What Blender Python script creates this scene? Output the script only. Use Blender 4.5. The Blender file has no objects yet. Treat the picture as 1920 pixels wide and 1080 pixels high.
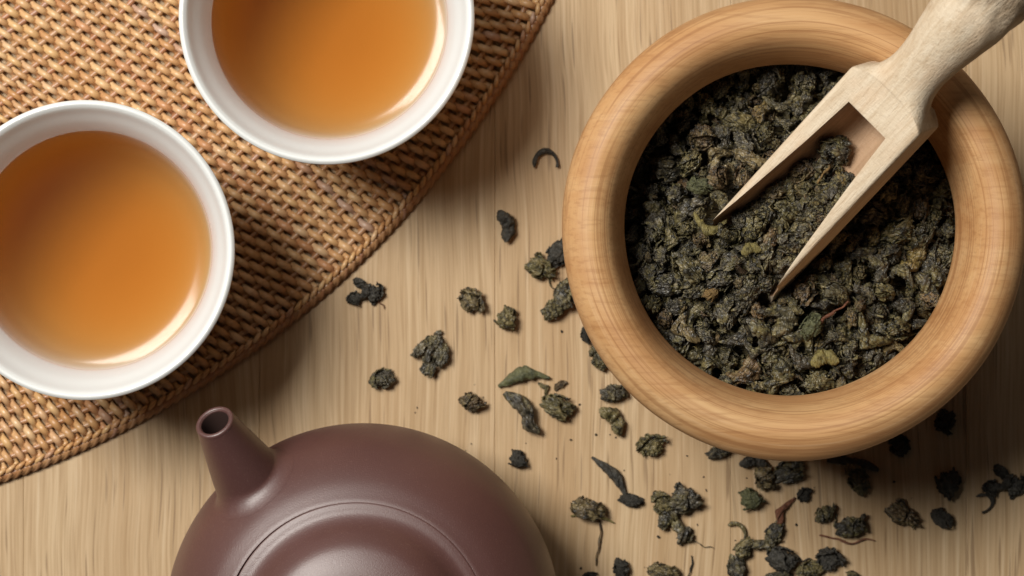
import bpy, bmesh, math, random
import numpy as np
from mathutils import Vector, Matrix
scene = bpy.context.scene
C = scene.collection
rng = random.Random(7)
nr = np.random.RandomState(11)
R = math.radians

# ------------------------------------------------------------------ camera
H = 0.70                 # camera height above the table, metres
S0 = 0.00015             # metres per photo pixel at table height
def P(px, py, z=0.0):
    s = S0 * (H - z) / H
    return Vector(((px - 960) * s, -(py - 540) * s, z))
def m(r, z=0.0):
    return r * S0 * (H - z) / H
cam_d = bpy.data.cameras.new("camera")
cam = bpy.data.objects.new("camera", cam_d); C.objects.link(cam)
cam.location = (0, 0, H)
cam_d.sensor_width = 36
cam_d.lens = 36 * H / (1920 * S0)
cam_d.clip_start = 0.01; cam_d.clip_end = 20
cam_d.dof.use_dof = True
cam_d.dof.focus_distance = H - 0.064
cam_d.dof.aperture_fstop = 19
scene.camera = cam

# ------------------------------------------------------------------ world, lamps, exposure
w = bpy.data.worlds.new("World"); scene.world = w; w.use_nodes = True
w.node_tree.nodes['Background'].inputs[0].default_value = (1.0, 0.97, 0.92, 1)
w.node_tree.nodes['Background'].inputs[1].default_value = 0.022
def area(name, loc, target, size, power, col):
    d = bpy.data.lights.new(name, 'AREA'); d.shape = 'SQUARE'; d.size = size; d.energy = power; d.color = col
    o = bpy.data.objects.new(name, d); C.objects.link(o); o.location = loc
    o.rotation_euler = (Vector(target) - Vector(loc)).to_track_quat('-Z', 'Y').to_euler()
    return o
area("window_softbox", (-0.56, 0.38, 1.12), (0.06, 0.0, 0), 0.44, 20.0, (1.0, 0.965, 0.90))
area("added_fill", (-0.20, 0.80, 0.80), (0.0, 0.0, 0), 0.6, 1.4, (1.0, 0.97, 0.93))  # added fill lamp, softens shadows and puts sheen on the teapot's top
scene.view_settings.view_transform = 'Standard'
scene.view_settings.look = 'None'
scene.view_settings.exposure = 0
scene.view_settings.gamma = 1
scene.cycles.max_bounces = 12
scene.cycles.transparent_max_bounces = 12

# ------------------------------------------------------------------ node helpers
class NT:
    def __init__(s, name):
        s.m = bpy.data.materials.new(name); s.m.use_nodes = True
        s.t = s.m.node_tree; s.n = s.t.nodes; s.l = s.t.links
        s.b = s.n['Principled BSDF']; s.out = s.n['Material Output']
    def add(s, typ, ins=None, **kw):
        n = s.n.new(typ)
        for k, v in kw.items(): setattr(n, k, v)
        for k, v in (ins or {}).items():
            if isinstance(v, bpy.types.NodeSocket): s.l.new(v, n.inputs[k])
            else: n.inputs[k].default_value = v
        return n
    def coord(s, sc=(1, 1, 1), rot=(0, 0, 0), loc=(0, 0, 0), src=None):
        if src is None: src = s.add('ShaderNodeTexCoord').outputs['Object']
        return s.add('ShaderNodeMapping', {'Vector': src, 'Scale': sc, 'Rotation': rot, 'Location': loc}).outputs[0]
    def noise(s, vec, scale, detail=4, rough=.55, dist=0):
        return s.add('ShaderNodeTexNoise', {'Vector': vec, 'Scale': scale, 'Detail': detail, 'Roughness': rough, 'Distortion': dist}).outputs[0]
    def ramp(s, fac, stops):
        n = s.add('ShaderNodeValToRGB', {'Fac': fac}); e = n.color_ramp.elements
        while len(e) < len(stops): e.new(0.5)
        for i, (p, c) in enumerate(stops):
            e[i].position = p; e[i].color = (c[0], c[1], c[2], 1) if hasattr(c, '__len__') else (c, c, c, 1)
        return n.outputs[0]
    def mix(s, fac, a, b, mode='MIX'):
        n = s.add('ShaderNodeMix', data_type='RGBA', blend_type=mode)
        for i, v in ((0, fac), (6, a), (7, b)):
            if isinstance(v, bpy.types.NodeSocket): s.l.new(v, n.inputs[i])
            else: n.inputs[i].default_value = v if not hasattr(v, '__len__') or len(v) == 4 else (*v, 1)
        return n.outputs[2]
    def math(s, op, a, b=0.0):
        n = s.add('ShaderNodeMath', operation=op)
        for i, v in ((0, a), (1, b)):
            if isinstance(v, bpy.types.NodeSocket): s.l.new(v, n.inputs[i])
            else: n.inputs[i].default_value = v
        return n.outputs[0]
    def bump(s, h, dist, strength=1.0, normal=None):
        ins = {'Height': h, 'Distance': dist, 'Strength': strength}
        if normal is not None: ins['Normal'] = normal
        return s.add('ShaderNodeBump', ins).outputs[0]
    def set(s, **kw):
        for k, v in kw.items():
            k = {'col': 'Base Color', 'rough': 'Roughness', 'spec': 'Specular IOR Level', 'normal': 'Normal',
                 'coat': 'Coat Weight', 'coat_rough': 'Coat Roughness', 'sss': 'Subsurface Weight', 'sheen': 'Sheen Weight'}.get(k, k)
            if isinstance(v, bpy.types.NodeSocket): s.l.new(v, s.b.inputs[k])
            else: s.b.inputs[k].default_value = (*v, 1) if hasattr(v, '__len__') and len(v) == 3 and k == 'Base Color' else v
        return s.m

def mat_table():
    t = NT("oak_board")
    tc = t.add('ShaderNodeTexCoord').outputs['Object']
    rnd = t.add('ShaderNodeObjectInfo').outputs['Random']
    off = t.add('ShaderNodeCombineXYZ', {'X': t.math('MULTIPLY', rnd, 3.0), 'Y': t.math('MULTIPLY', rnd, 7.0)}).outputs[0]
    v = t.add('ShaderNodeVectorMath', {0: tc, 1: off}, operation='ADD').outputs[0]
    # gentle sideways wander of the grain
    wob = t.noise(t.coord((6, 9, 1), src=v), 1.0, 2)
    wobx = t.add('ShaderNodeCombineXYZ', {'X': t.math('MULTIPLY', t.math('SUBTRACT', wob, .5), .010)}).outputs[0]
    v = t.add('ShaderNodeVectorMath', {0: v, 1: wobx}, operation='ADD').outputs[0]
    broad = t.noise(t.coord((42, 3.5, 1), src=v), 1.0, 3)
    streak = t.noise(t.coord((760, 13, 1), src=v), 1.0, 3, .6)
    fine = t.noise(t.coord((1700, 40, 1), src=v), 1.0, 2, .6)
    pores = t.noise(t.coord((900, 34, 1), loc=(4, 3, 0), src=v), 1.0, 1, .5)
    base = t.ramp(broad, [(.3, (.47, .31, .165)), (.52, (.54, .38, .22)), (.72, (.60, .44, .265))])
    c = t.mix(t.ramp(streak, [(.34, .62), (.54, 0)]), base, (.38, .24, .115))
    c = t.mix(t.math('MULTIPLY', t.ramp(streak, [(.56, 0), (.74, 1)]), .55), c, (.68, .53, .35))
    c = t.mix(t.math('MULTIPLY', t.ramp(fine, [(.35, 1), (.52, 0)]), .45), c, (.34, .21, .10))
    c = t.mix(t.math('MULTIPLY', t.ramp(pores, [(.30, 1), (.36, 0)]), .6), c, (.20, .12, .06))
    tone = t.math('MULTIPLY_ADD', rnd, .10); t.n[-1].inputs[2].default_value = .94
    c = t.mix(1.0, c, t.add('ShaderNodeCombineColor', {0: tone, 1: tone, 2: tone}).outputs[0], 'MULTIPLY')
    nb = t.bump(t.math('ADD', fine, pores), .00006, .5)
    return t.set(col=c, rough=.52, spec=.35, normal=nb)

def mat_bowl():
    t = NT("turned_wood")
    tc = t.add('ShaderNodeTexCoord').outputs['Object']
    sx = t.add('ShaderNodeSeparateXYZ', {'Vector': tc})
    x, y, z = sx.outputs
    r = t.math('SQRT', t.math('ADD', t.math('MULTIPLY', x, x), t.math('MULTIPLY', y, y)))
    ux, uy = t.math('DIVIDE', x, r), t.math('DIVIDE', y, r)
    def pol(a, b, c, o=0.0):
        return t.add('ShaderNodeCombineXYZ', {'X': t.math('MULTIPLY_ADD', ux, a), 'Y': t.math('MULTIPLY', uy, a),
                     'Z': t.math('ADD', t.math('MULTIPLY', r, b), t.math('MULTIPLY', z, c))}).outputs[0]
    rings = t.noise(pol(.8, 1700, 1000), 1.0, 3, .65)
    ringw = t.noise(pol(.8, 260, 180), 1.0, 2, .5)
    # block grain running across the bowl
    g1 = t.noise(t.coord((9, 110, 70), rot=(0, 0, R(8)), src=tc), 1.0, 4, .6, .4)
    g2 = t.noise(t.coord((60, 1100, 700), rot=(0, 0, R(8)), src=tc), 1.0, 3, .6)
    blot = t.noise(t.coord((20, 28, 30), src=tc), 1.0, 3)
    c = t.ramp(g1, [(.25, (.45, .225, .085)), (.45, (.57, .315, .135)), (.62, (.65, .395, .185)), (.8, (.71, .465, .24))])
    c = t.mix(t.math('MULTIPLY', t.ramp(ringw, [(.4, 1), (.6, 0)]), .35), c, (.40, .18, .07))
    c = t.mix(t.math('MULTIPLY', t.ramp(rings, [(.38, 1), (.48, 0)]), .5), c, (.30, .13, .05))
    c = t.mix(t.math('MULTIPLY', t.ramp(rings, [(.58, 0), (.7, 1)]), .30), c, (.74, .50, .29))
    c = t.mix(t.math('MULTIPLY', t.ramp(g2, [(.36, 1), (.5, 0)]), .28), c, (.30, .13, .05))
    c = t.mix(t.math('MULTIPLY', t.ramp(blot, [(.55, 0), (.72, 1)]), .25), c, (.50, .23, .08))
    nb = t.bump(t.math('ADD', rings, t.math('MULTIPLY', g2, .5)), .00012, .6)
    ro = t.math('MULTIPLY_ADD', rings, .2); t.n[-1].inputs[2].default_value = .42
    return t.set(col=c, rough=ro, spec=.35, normal=nb)

def mat_scoop():
    t = NT("pale_beech")
    tc = t.add('ShaderNodeTexCoord').outputs['Object']
    g = t.noise(t.coord((50, 520, 520), src=tc), 1.0, 4, .6, .3)
    pore = t.noise(t.coord((260, 2600, 2600), src=tc), 1.0, 2, .6)
    blot = t.noise(t.coord((60, 110, 110), src=tc), 1.0, 3)
    fib = t.noise(t.coord((1300, 700, 700), rot=(0, 0, .6), src=tc), 1.0, 3, .65, .6)
    c = t.ramp(g, [(.3, (.60, .46, .31)), (.5, (.72, .59, .43)), (.7, (.80, .68, .52))])
    c = t.mix(t.math('MULTIPLY', t.ramp(blot, [(.5, 0), (.7, 1)]), .35), c, (.70, .47, .29))
    c = t.mix(t.math('MULTIPLY', t.ramp(pore, [(.33, 1), (.45, 0)]), .35), c, (.46, .31, .18))
    c = t.mix(t.math('MULTIPLY', t.ramp(fib, [(.35, 1), (.5, 0)]), .16), c, (.48, .34, .22))
    # ragged weathered end of the handle
    sx = t.add('ShaderNodeSeparateXYZ', {'Vector': tc}).outputs[0]
    endm = t.add('ShaderNodeMapRange', {'Value': t.math('ADD', sx, t.math('MULTIPLY', t.noise(tc, 130, 3), .014)), 'From Min': -.026, 'From Max': -.034, 'To Min': 0, 'To Max': 1}).outputs[0]
    bark = t.noise(t.coord((280, 900, 900), src=tc), 1.0, 4, .7)
    c = t.mix(t.math('MULTIPLY', endm, t.ramp(bark, [(.35, 1), (.62, .25)])), c, (.13, .075, .035))
    h = t.math('ADD', fib, t.math('MULTIPLY', t.math('MULTIPLY', bark, endm), 5))
    nb = t.bump(t.math('ADD', h, pore), .00022, .8)
    return t.set(col=c, rough=.6, spec=.3, normal=nb)

def mat_clay():
    t = NT("purple_clay")
    n = t.noise(t.coord((1, 1, 1)), 2600, 3, .7)
    n2 = t.noise(t.coord((1, 1, 1)), 60, 3)
    c = t.mix(n2, (.092, .038, .034), (.120, .050, .043))
    c = t.mix(t.math('MULTIPLY', t.ramp(n, [(.6, 0), (.72, 1)]), .6), c, (.28, .17, .14))
    nb = t.bump(n, .0001, .8)
    return t.set(col=c, rough=.44, spec=1.0, coat=.18, coat_rough=.42, normal=nb)

def mat_porcelain():
    t = NT("white_porcelain")
    return t.set(col=(.86, .875, .86), rough=.16, spec=.5, coat=.3, coat_rough=.05)

def mat_tea():
    t = NT("amber_tea")
    t.n.remove(t.b)
    fr = t.add('ShaderNodeFresnel', {'IOR': 1.33}).outputs[0]
    tr = t.add('ShaderNodeBsdfTransparent', {'Color': (1, 1, 1, 1)}).outputs[0]
    gl = t.add('ShaderNodeBsdfGlossy', {'Color': (1, 1, 1, 1), 'Roughness': .14}).outputs[0]
    mx = t.add('ShaderNodeMixShader', {0: fr, 1: tr, 2: gl}).outputs[0]
    va = t.add('ShaderNodeVolumeAbsorption', {'Color': (.825, .60, .19, 1), 'Density': 66.0}).outputs[0]
    t.l.new(mx, t.out.inputs['Surface']); t.l.new(va, t.out.inputs['Volume'])
    return t.m

def mat_rattan(name, dark=0.0):
    t = NT(name)
    tc = t.add('ShaderNodeTexCoord').outputs['Object']
    rnd = t.add('ShaderNodeObjectInfo').outputs['Random']
    at = t.add('ShaderNodeAttribute', attribute_name='along').outputs['Fac']   # metres along the strand
    al = t.add('ShaderNodeCombineXYZ', {'X': t.math('MULTIPLY', at, 60), 'Y': t.math('MULTIPLY', rnd, 97)}).outputs[0]
    n1 = t.noise(al, 1.0, 3, .6)
    fine = t.noise(tc, 1500, 2)
    c = t.ramp(rnd, [(0, (.70, .39, .16)), (.3, (.82, .54, .28)), (.55, (.74, .46, .20)), (.8, (.86, .61, .36)), (.93, (.66, .34, .17)), (1, (.62, .46, .37))])
    c = t.mix(t.math('MULTIPLY', t.ramp(n1, [(.40, 1), (.6, 0)]), .6), c, (.50, .23, .09))
    c = t.mix(t.math('MULTIPLY', t.ramp(n1, [(.66, 0), (.78, 1)]), .5), c, (.36, .26, .20))
    c = t.mix(t.math('MULTIPLY', fine, .2), c, (.34, .17, .07))
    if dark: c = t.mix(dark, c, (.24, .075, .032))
    nb = t.bump(fine, .0001, .4)
    return t.set(col=c, rough=.34, spec=.55, normal=nb)

def mat_leaf():
    t = NT("dried_tea_leaf")
    lco = t.add('ShaderNodeAttribute', attribute_name='lco').outputs['Vector']
    tint = t.add('ShaderNodeAttribute', attribute_name='tint').outputs['Fac']
    rnd = t.add('ShaderNodeObjectInfo').outputs['Random']
    rr = t.math('FRACT', t.math('ADD', rnd, tint))
    of = t.add('ShaderNodeCombineXYZ', {'X': t.math('MULTIPLY', rr, 31)}).outputs[0]
    v = t.add('ShaderNodeVectorMath', {0: lco, 1: of}, operation='ADD').outputs[0]
    big = t.noise(v, 1.5, 3, .6)
    mid = t.noise(v, 2.6, 1.5, .5, .8)
    wv = t.noise(t.coord((1.6, 8.5, 3.2), src=v), 1.0, 2, .5, 1.3)
    base = t.ramp(rr, [(0, (.110, .098, .076)), (.3, (.155, .138, .106)), (.5, (.180, .158, .086)), (.72, (.24, .21, .088)), (.86, (.215, .150, .085)), (.95, (.27, .17, .085)), (1, (.42, .33, .12))])
    oliv = t.mix(rr, (.36, .32, .13), (.44, .35, .18))
    c = t.mix(t.math('MULTIPLY', t.ramp(big, [(.48, 0), (.62, 1)]), .7), base, oliv)
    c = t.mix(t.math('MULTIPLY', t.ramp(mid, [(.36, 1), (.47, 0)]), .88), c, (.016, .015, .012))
    c = t.mix(t.math('MULTIPLY', t.ramp(mid, [(.60, 0), (.72, 1)]), .6), c, (.50, .42, .26))
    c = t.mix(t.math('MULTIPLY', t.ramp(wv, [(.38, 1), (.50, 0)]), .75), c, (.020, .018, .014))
    h = t.math('ADD', wv, t.math('MULTIPLY', mid, .6))
    c = t.mix(1.0, c, (.66, .63, .56), 'MULTIPLY')
    nb = t.bump(h, .0008, 1.0)
    return t.set(col=c, rough=.38, spec=.7, normal=nb)

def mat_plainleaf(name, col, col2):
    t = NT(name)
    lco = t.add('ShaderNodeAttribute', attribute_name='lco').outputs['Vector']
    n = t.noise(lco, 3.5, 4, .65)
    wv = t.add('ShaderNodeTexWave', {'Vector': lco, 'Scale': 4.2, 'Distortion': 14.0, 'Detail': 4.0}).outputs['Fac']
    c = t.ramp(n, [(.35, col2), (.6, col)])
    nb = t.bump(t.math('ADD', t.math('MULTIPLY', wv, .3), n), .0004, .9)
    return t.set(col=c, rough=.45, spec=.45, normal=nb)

M = dict(table=mat_table(), bowl=mat_bowl(), scoop=mat_scoop(), clay=mat_clay(), porcelain=mat_porcelain(), tea=mat_tea(),
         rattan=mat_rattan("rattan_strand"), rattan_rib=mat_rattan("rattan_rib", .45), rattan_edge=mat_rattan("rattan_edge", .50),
         leaf=mat_leaf(),
         yellow=mat_plainleaf("yellow_tea_leaf", (.27, .22, .075), (.12, .10, .04)),
         amber=mat_plainleaf("amber_tea_leaf", (.30, .19, .07), (.15, .09, .04)),
         green=mat_plainleaf("pale_green_tea_leaf", (.14, .14, .065), (.06, .065, .035)),
         red=mat_plainleaf("reddish_tea_stem", (.22, .085, .045), (.09, .035, .02)),
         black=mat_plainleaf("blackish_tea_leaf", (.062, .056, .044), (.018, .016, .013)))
wt = NT('wet_glaze'); M['wet'] = wt.set(col=(.86, .87, .84), rough=.5, spec=.03)
st = mat_scoop(); st.name = 'stain_shade_beech'; M['stain_shade'] = st  # browner trough wood: some tea stain, plus the hollow's shade put into the colour
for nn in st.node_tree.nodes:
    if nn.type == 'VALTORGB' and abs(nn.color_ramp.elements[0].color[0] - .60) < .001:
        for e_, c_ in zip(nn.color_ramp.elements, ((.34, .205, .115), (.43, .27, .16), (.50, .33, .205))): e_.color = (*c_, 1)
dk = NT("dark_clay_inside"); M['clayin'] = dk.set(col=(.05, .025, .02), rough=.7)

# ------------------------------------------------------------------ mesh helpers
def link(name, verts, faces, mat, parent=None, smooth=True):
    me = bpy.data.meshes.new(name)
    me.from_pydata([tuple(v) for v in verts], [], faces)
    if mat: me.materials.append(mat)
    if smooth: me.polygons.foreach_set('use_smooth', [True] * len(me.polygons))
    me.update()
    o = bpy.data.objects.new(name, me); C.objects.link(o)
    if parent: o.parent = parent
    return o
def tag(o, label=None, cat=None, group=None, kind=None):
    if label: o['label'] = label
    if cat: o['category'] = cat
    if group: o['group'] = group
    if kind: o['kind'] = kind
    return o
def thing(name, loc, label, cat, group=None):
    o = bpy.data.objects.new(name, None); o.empty_display_size = .01; C.objects.link(o); o.location = loc
    return tag(o, label, cat, group)
def catmull(pts, n):
    pts = [np.array(p, float) for p in pts]
    out = []
    for i in range(len(pts) - 1):
        p0 = pts[max(i - 1, 0)]; p1 = pts[i]; p2 = pts[i + 1]; p3 = pts[min(i + 2, len(pts) - 1)]
        for k in range(n):
            t = k / n
            out.append(.5 * ((2 * p1) + (-p0 + p2) * t + (2 * p0 - 5 * p1 + 4 * p2 - p3) * t * t + (-p0 + 3 * p1 - 3 * p2 + p3) * t ** 3))
    out.append(pts[-1])
    return out
def lathe(prof, seg, wob=None):
    """prof: list of (r, z); first and last r may be 0"""
    V, F, rows = [], [], []
    for (r, z) in prof:
        if r < 1e-6:
            V.append((0, 0, z)); rows.append([len(V) - 1] * seg)
        else:
            row = []
            for k in range(seg):
                a = 2 * math.pi * k / seg
                dr = wob(a, r, z) if wob else 0
                V.append(((r + dr) * math.cos(a), (r + dr) * math.sin(a), z)); row.append(len(V) - 1)
            rows.append(row)
    for i in range(len(rows) - 1):
        for k in range(seg):
            q = [rows[i][k], rows[i][(k + 1) % seg], rows[i + 1][(k + 1) % seg], rows[i + 1][k]]
            q2 = []
            for v in q:
                if v not in q2: q2.append(v)
            if len(q2) > 2: F.append(q2)
    return V, F
def loft(rings, cap=(True, True)):
    V, F = [], []; n = len(rings[0])
    for r in rings: V += [tuple(p) for p in r]
    for i in range(len(rings) - 1):
        for k in range(n):
            a, b = i * n + k, i * n + (k + 1) % n
            F.append((a, b, b + n, a + n))
    if cap[0]: F.append(tuple(reversed(range(n))))
    if cap[1]: F.append(tuple((len(rings) - 1) * n + k for k in range(n)))
    return V, F
def fix_normals(o):
    bm = bmesh.new(); bm.from_mesh(o.data); bmesh.ops.recalc_face_normals(bm, faces=bm.faces[:]); bm.to_mesh(o.data); bm.free()

# ------------------------------------------------------------------ table (structure, boards as parts)
tt = bpy.data.objects.new("table_top", None); C.objects.link(tt); tt['kind'] = 'structure'
bw = 442 * S0
for k in range(-4, 6):
    x0 = (1812 - 960) * S0 + (k - 2) * bw; x1 = x0 + bw
    e = .00003
    prof = [(x0 + e, -.02), (x0 + e, -.00012), (x0 + e + .00016, 0), (x1 - e - .00016, 0), (x1 - e, -.00012), (x1 - e, -.02)]
    V = [(qx - (x0 + x1) / 2, y, z) for y in (-.42, .42) for (qx, z) in prof]
    n = 6
    F = [(i, i + 1, i + 1 + n, i + n) for i in range(n - 1)] + [(n - 1, 0, n, 2 * n - 1), tuple(range(n - 1, -1, -1)), tuple(range(n, 2 * n))]
    o = link("board", V, F, M['table'], tt, smooth=False); o.location = ((x0 + x1) / 2, 0, 0); fix_normals(o)

# ------------------------------------------------------------------ woven mat
MC = np.array([-582., -807.]); MR = 1795.; MZ = .0022
Q = 26.5; PITCH = 13.2
mat_thing = thing("woven_mat", P(200, 250, 0), "round woven rattan placemat in golden brown under the two white teacups", "placemat")
def on_mat(px, py, z): return P(px, py, z) - P(200, 250, 0)
ax = np.array([math.cos(R(45)), math.sin(R(45))]); nx = np.array([-ax[1], ax[0]])   # u along the diagonal, v across (image px, +v = lower left)
def strand_pt(a, u):
    c = 2.1e-6 if a > 0 else .9e-6
    v = a + math.copysign(c * a * a * max(u - 120, 0), a) + 1.2 * math.sin(u * .013 + a)
    return ax * u + nx * v
def tube(pts, wids, thks, nseg=6, updir=None):
    """closed tube along 3D pts (lying mostly flat); returns verts, faces, along"""
    rings = []; al = []; L = 0
    for i, p in enumerate(pts):
        d = (pts[min(i + 1, len(pts) - 1)] - pts[max(i - 1, 0)]); d.normalize()
        side = d.cross(Vector((0, 0, 1))) if updir is None else d.cross(updir)
        if side.length < 1e-6: side = Vector((1, 0, 0))
        side.normalize(); up = side.cross(d)
        if i: L += (p - pts[i - 1]).length
        rings.append([p + side * (math.cos(2 * math.pi * (k + .5) / nseg) * wids[i]) + up * (math.sin(2 * math.pi * (k + .5) / nseg) * thks[i]) for k in range(nseg)])
        al += [L] * nseg
    V, F = loft(rings)
    return V, F, al
def link_tube(name, V, F, al, mat, parent):
    o = link(name, V, F, mat, parent)
    o.data.attributes.new('along', 'FLOAT', 'POINT').data.foreach_set('value', al)
    return o
ns = 0
def edge_u(a):
    u = 200.0
    while MR - np.hypot(*(strand_pt(a, u) - MC)) > 5 and u < 2600: u += 15
    return u
avals = []
for sgn in (1, -1):
    a_ = 0.0 if sgn > 0 else -PITCH
    while abs(a_) < (870 if sgn > 0 else 1080):
        fe = 1 + 2 * (2.1e-6 if a_ > 0 else .9e-6) * abs(a_) * max(edge_u(a_) - 120, 0)
        avals.append((a_, fe)); a_ += sgn * PITCH / fe
avals.sort()
for j, (a, fe) in enumerate(avals):
    a += rng.uniform(-.8, .8) / fe
    # walk outwards until the edge circle
    pts, ws, ts = [], [], []
    u = -330.0; off = rng.uniform(0, 10)
    wbase = rng.uniform(.93, 1.08)
    while True:
        p = strand_pt(a, u)
        rho = MR - np.hypot(*(p - MC))
        if rho < 5: break
        inside = -330 < p[0] < 1250 and -330 < p[1] < 1150
        ph = rho / Q * math.pi + (math.pi if j % 2 else 0)
        if inside:
            c = math.cos(ph); zz = math.copysign(abs(c) ** .6, c)
            z = MZ + .00120 * zz + .00012 * math.sin(u * .05 + j * 1.7)
            if rho < 14: z = MZ - .0004 + (z - MZ) * rho / 14
            lat = nx * (2.4 * math.sin(ph))
            pts.append(on_mat(p[0] + lat[0], p[1] + lat[1], z))
            fl = (1 + 2 * (2.1e-6 if a > 0 else .9e-6) * abs(a) * max(u - 120, 0)) / fe
            w_ = m(6.6) * wbase * (1.0 + .16 * c) * min(1.0, max(.5, fl)); ws.append(w_); ts.append(.00066 * (1 + .1 * c))
        elif pts: break
        u += 4.4
    if len(pts) < 6: continue
    V, F, al = tube(pts, ws, ts, 6)
    link_tube("strand", V, F, al, M['rattan'], mat_thing); ns += 1
# ribs: concentric stakes the strands weave round
for i in range(0, 62):
    rad = MR - i * Q
    for (a0, a1) in ((0, 90),):
        pts = []
        for t in np.linspace(R(2), R(88), 150):
            x = MC[0] + rad * math.cos(t); y = MC[1] + rad * math.sin(t)
            if -330 < x < 1250 and -330 < y < 1150: pts.append(on_mat(x, y, MZ - .0004))
        if len(pts) > 5:
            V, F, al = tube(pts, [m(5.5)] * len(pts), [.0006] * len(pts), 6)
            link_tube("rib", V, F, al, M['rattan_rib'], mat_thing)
# border
pts = [on_mat(MC[0] + (MR + 3) * math.cos(t), MC[1] + (MR + 3) * math.sin(t), .0014) for t in np.linspace(R(14), R(76), 240)]
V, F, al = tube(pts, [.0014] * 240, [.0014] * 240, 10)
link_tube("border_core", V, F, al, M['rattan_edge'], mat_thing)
dth = 19.5 / MR
k = 0
t = R(15)
while t < R(75):
    p_ = []; n_ = 9
    jx = rng.uniform(-.6, .6)
    for i in range(n_):
        s = i / (n_ - 1) - .5
        tt_ = t + s * dth * 1.25
        rr_ = MR - 3.5 + s * 9 + jx
        z = .0030 + .0006 * math.cos(s * math.pi) - (.0012 * max(0, s) * 2)
        p_.append(on_mat(MC[0] + rr_ * math.cos(tt_), MC[1] + rr_ * math.sin(tt_), z))
    wd = [m(4.6) * (0.45 + .55 * math.sin(math.pi * (i + .5) / n_)) for i in range(n_)]
    V, F, al = tube(p_, wd, [x * .95 for x in wd], 7)
    link_tube("binding", V, F, al, M['rattan'], mat_thing)
    # outer loop running down the side of the border
    p_ = []
    for i in range(n_):
        s = i / (n_ - 1)
        tt_ = t + (s * .95) * dth
        rr_ = MR + 2 + 9 * math.sin(s * math.pi * .55)
        z = .0027 - .0022 * s
        p_.append(on_mat(MC[0] + rr_ * math.cos(tt_), MC[1] + rr_ * math.sin(tt_), z))
    V, F, al = tube(p_, [m(5)] * n_, [m(5)] * n_, 6)
    link_tube("side_loop", V, F, al, M['rattan_edge'], mat_thing)
    t += dth

# ------------------------------------------------------------------ teacups and tea
def teacup(px, py, rim_px, label, tealabel, rot):
    zb = .0042                    # stands on the mat
    zr = .0560
    Rr = m(rim_px, zr - .002)
    k = Rr / .0389
    c = P(px, py, zr - .002); c.z = zb
    t = thing("teacup", c, label, "teacup", "white porcelain teacups on the mat")
    h = zr - zb
    inner = [(0, .0055), (.010, .0060), (.018, .0088), (.0245, .0150), (.0285, .0240), (.0304, .0330), (.0316, .0395), (.0334, .0445), (.0355, .0485), (.03665, .0508), (.03735, .0517)]
    lip = [(.0379, .0520), (.0385, .0517), (.0389, .0509)]
    outer = [(.0382, .0490), (.0362, .0435), (.0338, .036), (.0312, .026), (.027, .015), (.0215, .0075), (.0185, .0045), (.0183, .001), (.0178, 0), (.0165, 0), (.0160, .0012), (.0155, .003), (0, .003)]
    prof = catmull([(r * k, z * h / .052) for r, z in inner + lip + outer], 6)
    V, F = lathe([(max(p[0], 0), p[1]) for p in prof], 160)
    o = link("cup_body", V, F, M['porcelain'], t); fix_normals(o)
    o.data.materials.append(M['wet'])        # glaze under the tea: hardly any reflection against the liquid
    for pl in o.data.polygons:
        if pl.center.z < .0383 * h / .052 and pl.normal.z > .02 and pl.center.z > .0052 * h / .052: pl.material_index = 1
    # tea: meniscus climbs the wall
    zl = .0385 * h / .052
    Rl = .0313 * k
    f = lambda r: zl + .0011 * math.exp(-(Rl - r) / .0027)
    top = [(0, zl)] + [(r, f(r)) for r in list(np.linspace(.004, Rl * .5, 8)) + list(np.linspace(Rl * .52, Rl + .0008, 50))]
    bot = [(Rl + .0010, zl - .001)] + [(r * k * 1.01 + .0003, (z - .0004) * h / .052) for r, z in reversed(inner[1:7]) if z * h / .052 < zl - .0015] + [(0, .0048)]
    V, F = lathe(top + bot, 160)
    q = link("tea", V, F, M['tea'], None); fix_normals(q); q.location = c
    tag(q, tealabel, "tea", "amber tea in the cups")
    return t
teacup(160.5, 469, 281, "white porcelain teacup of tea, lower left one cut by the left edge", "clear amber tea filling the lower left teacup", 0)
teacup(613, 32, 277, "white porcelain teacup of tea, the upper one cut by the top edge", "clear amber tea filling the upper teacup", 1)

# ------------------------------------------------------------------ teapot
tc_ = P(680, 1167, .034); tc_.z = 0
pot = thing("teapot", tc_, "matt purple brown clay teapot with short spout in front of the mat", "teapot")
body = [(0, 0), (.030, 0), (.033, .0008), (.042, .008), (.049, .018), (m(368, .032), .027), (m(371, .034), .033), (m(366, .038), .040), (m(350, .045), .0475), (m(322, .051), .0535), (m(290, .055), .0580), (m(262, .058), .0604), (m(252, .059), .06098), (m(249.9, .059), .0607), (m(249.5, .059), .0590), (m(240, .059), .0575), (0, .0575)]
V, F = lathe([(max(p[0], 0), p[1]) for p in catmull(body, 7)], 200)
o = link("body", V, F, M['clay'], pot); fix_normals(o)
lid = [(m(247.6, .059), .0590), (m(247.7, .059), .06085), (m(246.6, .059), .0613), (m(240, .06), .0616), (m(226, .061), .0621), (m(212, .063), .0637), (m(195, .065), .0668), (m(178, .068), .0692), (m(160, .069), .0705), (m(130, .070), .0717), (m(95, .07), .0724), (m(62, .07), .0730), (m(50, .07), .0742), (m(52, .07), .0765), (m(62, .075), .0800), (m(64, .08), .0835), (m(50, .085), .0868), (m(25, .085), .0880), (0, .0882)]
V, F = lathe([(max(p[0], 0), p[1]) for p in catmull(lid, 7)] , 200)
ctr = P(672, 1184, .060) - tc_; ctr.z = 0
o = link("lid", V, F, M['clay'], pot); fix_normals(o); o.location = ctr * .35
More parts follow.
